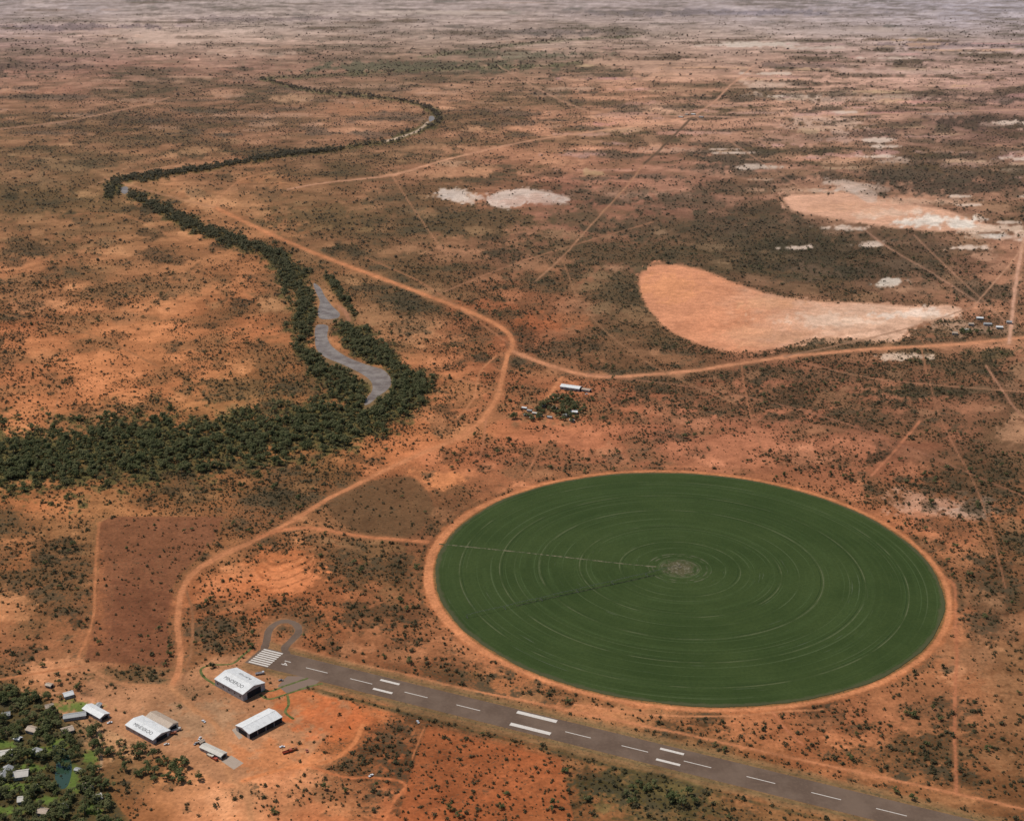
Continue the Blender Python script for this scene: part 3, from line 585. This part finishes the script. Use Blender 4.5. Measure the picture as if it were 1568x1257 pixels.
def scatter(name,col,nk,dmin,dmax,ulo,uhi,area,dens,size,fade=None):
    A=.5*(uhi-ulo)*KX*KY*(1/dmin**2-1/dmax**2)
    n=int(A/area); t=rng.uniform(1/dmax**2,1/dmin**2,n); d=1/np.sqrt(t); u=rng.uniform(ulo,uhi,n); v=d+YH
    p=samp(dens,u,v)
    if fade: p=p*fade(d)
    keep=rng.random(n)<p; u=u[keep];v=v[keep]; x,y=G(u,v); n=len(x)
    me=bpy.data.meshes.new(name); me.vertices.add(n); me.vertices.foreach_set('co',np.stack([x,y,np.full(n,-.02)],1).astype(np.float32).ravel())
    ro=np.zeros((n,3),np.float32); ro[:,2]=rng.uniform(0,6.28,n); ro[:,:2]=rng.normal(0,.06,(n,2))
    sc=size(n,v)[:,None]*np.stack([rng.uniform(.85,1.2,n),rng.uniform(.85,1.2,n),rng.uniform(.75,1.15,n)],1)
    me.attributes.new('rot','FLOAT_VECTOR','POINT').data.foreach_set('vector',ro.ravel())
    me.attributes.new('scl','FLOAT_VECTOR','POINT').data.foreach_set('vector',sc.astype(np.float32).ravel())
    me.attributes.new('haze','FLOAT','POINT').data.foreach_set('value',np.clip((y-1300)/5200,0,.88).astype(np.float32))  # painted haze amount, rising with distance
    me.attributes.new('kind','INT','POINT').data.foreach_set('value',rng.integers(0,nk,n).astype(np.int32))
    o=link(name,me)
    ng=bpy.data.node_groups.new(name,'GeometryNodeTree'); ng.interface.new_socket('Geometry',in_out='INPUT',socket_type='NodeSocketGeometry'); ng.interface.new_socket('Geometry',in_out='OUTPUT',socket_type='NodeSocketGeometry')
    gi=ng.nodes.new('NodeGroupInput'); go=ng.nodes.new('NodeGroupOutput'); ip=ng.nodes.new('GeometryNodeInstanceOnPoints'); ci=ng.nodes.new('GeometryNodeCollectionInfo')
    ci.inputs['Collection'].default_value=col; ci.inputs['Separate Children'].default_value=True; ci.inputs['Reset Children'].default_value=True
    ip.inputs['Pick Instance'].default_value=True
    def na(nm,ty):
        q=ng.nodes.new('GeometryNodeInputNamedAttribute'); q.data_type=ty; q.inputs['Name'].default_value=nm; return q.outputs['Attribute']
    L=ng.links.new
    L(gi.outputs[0],ip.inputs['Points']); L(ci.outputs[0],ip.inputs['Instance']); L(na('kind','INT'),ip.inputs['Instance Index'])
    L(na('rot','FLOAT_VECTOR'),ip.inputs['Rotation']); L(na('scl','FLOAT_VECTOR'),ip.inputs['Scale']); L(ip.outputs[0],go.inputs[0])
    o.modifiers.new('scatter','NODES').node_group=ng
    print(name,n); return o
def bs(n,v): return np.clip(rng.lognormal(math.log(1.35),.45,n),.5,4.4)
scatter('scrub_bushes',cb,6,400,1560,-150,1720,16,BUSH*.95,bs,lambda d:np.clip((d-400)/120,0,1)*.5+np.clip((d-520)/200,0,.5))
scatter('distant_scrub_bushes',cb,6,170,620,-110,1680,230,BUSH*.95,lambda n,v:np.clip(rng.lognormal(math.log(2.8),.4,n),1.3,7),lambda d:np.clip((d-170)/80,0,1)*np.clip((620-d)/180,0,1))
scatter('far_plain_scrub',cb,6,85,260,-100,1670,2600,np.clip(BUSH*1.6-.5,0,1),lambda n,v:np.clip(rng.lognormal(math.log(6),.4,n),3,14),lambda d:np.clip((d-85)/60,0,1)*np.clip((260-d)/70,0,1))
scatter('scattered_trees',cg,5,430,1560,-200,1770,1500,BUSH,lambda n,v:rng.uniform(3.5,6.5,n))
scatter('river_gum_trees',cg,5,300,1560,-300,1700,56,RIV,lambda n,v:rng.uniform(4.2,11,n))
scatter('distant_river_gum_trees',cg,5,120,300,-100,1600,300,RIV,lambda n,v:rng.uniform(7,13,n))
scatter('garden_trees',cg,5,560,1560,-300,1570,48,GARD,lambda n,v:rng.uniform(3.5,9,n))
print('scatter',time.time()-T0)
# ---------------------------------------------------------------- buildings
def metal(name,c,rough=.45):
    m=NT(name,rough,.4); w=m.n.new('ShaderNodeTexWave'); w.inputs['Scale'].default_value=1.2; w.bands_direction='X'; m.l.new(m.coord(),w.inputs['Vector'])
    m.bump(w.outputs['Fac'],.08,.5); d=tuple(x*.72 for x in c); return m.col(m.mix(m.rng(m.noise(1/5,4),.4,.75,0,.7),c,d))
white=metal('white_roof_sheet',(.74,.72,.68)); tan=metal('tan_roof_sheet',(.46,.34,.24)); grey=metal('grey_roof_sheet',(.36,.35,.33)); wall=metal('wall_cladding',(.34,.33,.31),.6)
cream=metal('cream_roof_sheet',(.60,.54,.45)); black=NT('black_lettering_paint',.6).col((.06,.06,.06)); dk=NT('dark_opening',.8).col((.02,.02,.022)); glass=NT('window_glass',.1,.5).col((.03,.04,.05))
conc=NT('concrete_pad',.9); concm=conc.col(conc.mix(conc.noise(1/4,4),(.46,.36,.27),(.34,.25,.19)))
def box_(vs,fs,x0,x1,y0,y1,z0,z1):
    k=len(vs); vs+=[(x0,y0,z0),(x1,y0,z0),(x1,y1,z0),(x0,y1,z0),(x0,y0,z1),(x1,y0,z1),(x1,y1,z1),(x0,y1,z1)]
    fs+=[[k,k+3,k+2,k+1],[k+4,k+5,k+6,k+7],[k,k+1,k+5,k+4],[k+1,k+2,k+6,k+5],[k+2,k+3,k+7,k+6],[k+3,k,k+4,k+7]]
def part(name,vs,fs,mat,parent):
    me=bpy.data.meshes.new(name); me.from_pydata(vs,[],fs); me.materials.append(mat); o=link(name,me,parent); return o
def shed(name,p0,p1,width,eave,ridge,roof,wl=None,sign=None,sign2=None,doors=2,open_side=None):
    a=np.array(G(*p0));b=np.array(G(*p1)); L=np.linalg.norm(b-a); d=(b-a)/L; ctr=(a+b)/2
    e=bpy.data.objects.new(name,None); scene.collection.objects.link(e); e.location=(ctr[0],ctr[1],0); e.rotation_euler=(0,0,math.atan2(d[1],d[0])); bpy.context.view_layer.update()
    h=L/2; w=width/2; wl=wl or wall
    vs=[(-h,-w,0),(h,-w,0),(h,w,0),(-h,w,0),(-h,-w,eave),(h,-w,eave),(h,w,eave),(-h,w,eave),(-h,0,ridge-.05),(h,0,ridge-.05)]
    part('walls',vs,[[0,1,5,4],[1,2,6,9,5],[2,3,7,6],[3,0,4,8,7]],wl,e)
    o=.5; sl=(ridge-eave)/w; t=.18; vs=[];fs=[]
    for x in(-h-o,h+o):
        vs+=[(x,-w-o,eave-sl*o+.05),(x,0,ridge+.05),(x,w+o,eave-sl*o+.05),(x,-w-o,eave-sl*o+.05+t),(x,0,ridge+.05+t),(x,w+o,eave-sl*o+.05+t)]
    fs=[[3,9,10,4],[4,10,11,5],[0,1,7,6],[1,2,8,7],[0,3,4,1],[1,4,5,2],[6,7,10,9],[7,8,11,10],[0,6,9,3],[2,5,11,8]]
    part('roof',vs,fs,roof,e)
    vs=[];fs=[]; box_(vs,fs,-h-o,h+o,-.25,.25,ridge+.2,ridge+.34); part('ridge_cap',vs,fs,roof,e)
    vs=[];fs=[]
    for sgn in((1,-1) if doors>1 else (1,)):
        x=h*sgn; box_(vs,fs,min(x,x+.1*sgn),max(x,x+.1*sgn),-w*.62,w*.62,.05,eave*.88)
    if doors: part('sliding_doors',vs,fs,dk,e)
    nb=max(2,int(L/8)); vs=[];fs=[]
    for i in range(nb):
        x=-h+L*(i+.5)/nb
        for y in(-w,w): box_(vs,fs,x-1,x+1,min(y,y+.06*np.sign(y)),max(y,y+.06*np.sign(y)),eave*.4,eave*.62)
    part('windows',vs,fs,glass,e)
    if open_side is not None:
        vs=[];fs=[]; y=open_side*w
        for i in range(nb):
            x=-h+L*(i+.5)/nb; box_(vs,fs,x-L/nb*.46,x+L/nb*.46,min(y,y+.12*open_side),max(y,y+.12*open_side),.05,eave*.9)
        part('open_bays',vs,fs,dk,e)
    al=math.atan(sl)
    for body,sg in((sign,-1),(sign2,1)):
        if not body: continue
        xx=Vector((1,0,0)) if sg<0 else Vector((-1,0,0)); yy=Vector((0,math.cos(al)*(-sg),math.sin(al))); zz=xx.cross(yy)
        Lm=Matrix(((xx.x,yy.x,zz.x,0),(xx.y,yy.y,zz.y,sg*w*.52),(xx.z,yy.z,zz.z,eave+(w-w*.52)*sl+.05+t+.06),(0,0,0,1)))
        text(body,L*(.125 if sg<0 else .10),e.matrix_world@Lm,black,e,'roof_lettering')
    return e
shed('aircraft_hangar',(346.5,1041),(389.5,1064.5),28,8,11.5,white,sign='MINDEROO',sign2='BURT LEE')
shed('machinery_shed',(372,1125),(422,1099),21,6,8.2,white,open_side=-1)
shed('workshop_shed',(206,1109),(248,1132),20,5,7.2,white,sign='MINDEROO')
shed('storage_shed',(232,1099),(266,1117),12,5,7,tan,cream)
shed('storage_shed',(311,1145),(343,1160),8,3.4,4.6,cream,doors=1)
shed('long_barracks_building',(134,1086),(161,1101),11,4,6,white)
shed('long_barracks_building',(98,1101),(132,1096),8,3.2,4.8,grey)
shed('farm_cottage',(95,1123),(112,1118),9,3.2,5,tan);shed('farm_cottage',(98,1068),(112,1064),8,3.2,5,white)
shed('homestead_house',(-2,1160),(20,1157),13,3.4,6,cream);shed('homestead_house',(22,1190),(44,1187),11,3.4,6,cream);shed('homestead_house',(2,1196),(14,1178),9,3.2,5.4,grey)
shed('farm_cottage',(142,1226),(156,1222),8,3.2,5,cream);shed('farm_cottage',(60,1244),(74,1246),8,3.2,5,tan);shed('garden_shed',(116,1180),(123,1182),4,2.6,3.4,grey)
shed('farm_cottage',(44,1118),(58,1122),8,3.2,5,tan);shed('farm_cottage',(4,1098),(16,1096),7,3.2,5,grey);shed('farm_cottage',(90,1240),(103,1236),8,3.2,5,white);shed('garden_shed',(50,1208),(58,1206),5,2.6,3.6,cream);shed('garden_shed',(72,1050),(80,1052),5,2.6,3.6,tan)
shed('farm_cottage',(52,1152),(66,1156),8,3.2,5,grey);shed('farm_cottage',(28,1228),(42,1226),8,3.2,5,cream);shed('farm_cottage',(70,1086),(82,1083),7,3.2,5,tan);shed('farm_cottage',(128,1206),(140,1210),7,3.2,5,tan);shed('garden_shed',(24,1132),(32,1134),5,2.6,3.6,white)
shed('garden_shed',(305,1140),(312,1136),4,2.6,3.4,tan);shed('garden_shed',(148,1086),(153,1080),5,2.8,3.6,grey)
shed('shearing_shed',(860,594),(889,598),15,5,7.4,white,doors=1);shed('storage_shed',(892,598),(904,600),9,3.6,4.8,tan)
shed('farm_cottage',(870,633),(884,633),9,3.4,5,white);shed('farm_cottage',(862,639),(870,637),8,3.4,5,grey)
for i,(u,v) in enumerate([(803,626),(811,630),(819,634),(827,637),(806,637),(815,641),(832,622),(842,640),(849,626),(876,645)]):
    shed('workers_cabin',(u-3.5,v),(u+3.5,v+1),4,3,3.8,(white,grey,cream)[i%3],doors=1)
for i,(u,v,r) in enumerate([(1500,489,5),(1512,498,6),(1487,498,4),(1478,507,6),(1530,503,5),(1545,495,4),(1462,512,4),(1043,180,3),(1062,176,3),(1074,180,3),(1052,176,2)]):
    shed('station_outbuilding',(u-r,v),(u+r,v+.6),9,4,5.5,(white,grey,tan,cream)[i%4],doors=1)
sheet('concrete_pad',[(339,1165),(354,1156),(373,1168),(358,1178)],.05,concm)
sheet('concrete_pad',[(355,1117),(362,1113),(372,1128),(366,1132)],.05,concm)
# ---------------------------------------------------------------- vehicles
tyre=NT('tyre_rubber',.9).col((.015,.015,.015))
def vehicle(name,u,v,rot,col,kind='truck'):
    paint=NT(name+'_paint',.35,.5).col(col); vs=[];fs=[];mt=[]
    def add(fn,mi):
        k=len(fs); fn(); mt.extend([mi]*(len(fs)-k))
    L=9 if kind=='truck' else 5; w=1.25 if kind=='truck' else .95
    add(lambda:box_(vs,fs,-L/2,L/2-.2,-w*.8,w*.8,.6,.95),2)
    if kind=='truck':
        add(lambda:box_(vs,fs,L/2-2.3,L/2,-w,w,.96,2.7),0); add(lambda:box_(vs,fs,L/2+.003,L/2+.04,-w*.85,w*.85,1.8,2.5),1)
        add(lambda:box_(vs,fs,-L/2,L/2-2.6,-w,w,.96,1.2),0)
        for y in(-w,w-.08): add(lambda:box_(vs,fs,-L/2,L/2-2.6,y,y+.08,1.21,2.1),0)
        xs=(L/2-1.3,-L/2+1.1,-L/2+2.5)
    else:
        add(lambda:box_(vs,fs,-L/2,L/2,-w,w,.62,1.1),0)
        k=len(vs); vs.extend([(-.9,-w*.92,1.1),(1.3,-w*.92,1.1),(1.3,w*.92,1.1),(-.9,w*.92,1.1),(-.7,-w*.8,1.85),(.6,-w*.8,1.85),(.6,w*.8,1.85),(-.7,w*.8,1.85)])
        fs.extend([[k+4,k+5,k+6,k+7]]); mt.append(0)
        fs.extend([[k,k+1,k+5,k+4],[k+1,k+2,k+6,k+5],[k+2,k+3,k+7,k+6],[k+3,k,k+4,k+7]]); mt.extend([1]*4)
        xs=(L/2-1,-L/2+1)
    for x in xs:
        for s in(-1,1): add(lambda:tube(vs,fs,(x,s*(w-.3),.48),(x,s*w,.48),.48,n=12),2)
    me=bpy.data.meshes.new(name); me.from_pydata(vs,[],fs)
    for m in(paint,glass,tyre): me.materials.append(m)
    me.polygons.foreach_set('material_index',mt); o=link(name,me); x,y=G(u,v); o.location=(x,y,.02); o.rotation_euler=(0,0,rot)
for a in [('parked_truck',440,1152,.5,(.35,.06,.03)),('parked_truck',448,1149,.5,(.3,.12,.05)),('parked_truck',263,1124,.2,(.3,.1,.05)),('parked_truck',270,1119,.6,(.5,.45,.4)),('parked_truck',322,1158,-.7,(.6,.55,.45)),('parked_truck',328,1162,-.7,(.4,.08,.04)),('parked_truck',398,1032,.3,(.5,.5,.5))]: vehicle(*a)
for a in [('parked_ute',568,1188,.8,(.7,.7,.68)),('parked_ute',640,1106,2,(.6,.6,.6)),('parked_ute',306,1131,1.4,(.7,.7,.7)),('parked_ute',432,1144,.2,(.7,.7,.7)),('parked_ute',300,1139,1,(.3,.3,.3)),('parked_ute',430,1042,.2,(.2,.2,.2)),('parked_ute',168,1107,.5,(.7,.7,.7)),('parked_ute',255,1140,.3,(.6,.55,.5)),('parked_ute',312,1105,2.4,(.7,.7,.7)),('parked_ute',470,1150,1.9,(.35,.1,.06)),('parked_ute',898,604,.3,(.7,.7,.7)),('parked_ute',856,610,.9,(.7,.7,.7))]: vehicle(*a,kind='ute')
# ---------------------------------------------------------------- light / sky / camera
el=math.radians(58); az=math.radians(-62)
sd=Vector((math.sin(az)*math.cos(el),math.cos(az)*math.cos(el),math.sin(el)))
sl=bpy.data.lights.new('sun','SUN'); sl.energy=3.4; sl.angle=math.radians(.5); sl.color=(1,.95,.87)
so=bpy.data.objects.new('sun',sl); scene.collection.objects.link(so); so.rotation_euler=sd.to_track_quat('Z','Y').to_euler()
w=bpy.data.worlds.new('World'); scene.world=w; w.use_nodes=True; nt=w.node_tree
sk=nt.nodes.new('ShaderNodeTexSky'); sk.sky_type='NISHITA'; sk.sun_disc=False; sk.sun_elevation=el; sk.sun_rotation=az; sk.altitude=700
nt.links.new(sk.outputs[0],nt.nodes['Background'].inputs[0]); nt.nodes['Background'].inputs[1].default_value=.09
cam=bpy.data.cameras.new('camera'); cam.sensor_width=36; cam.lens=F/1568*36; cam.clip_start=1; cam.clip_end=900000
c=bpy.data.objects.new('camera',cam); scene.collection.objects.link(c); c.location=(0,0,H); c.rotation_euler=(math.pi/2-TH,0,0)
scene.camera=c
scene.view_settings.view_transform='Standard'; scene.view_settings.look='None'; scene.view_settings.exposure=0
print('done',time.time()-T0)
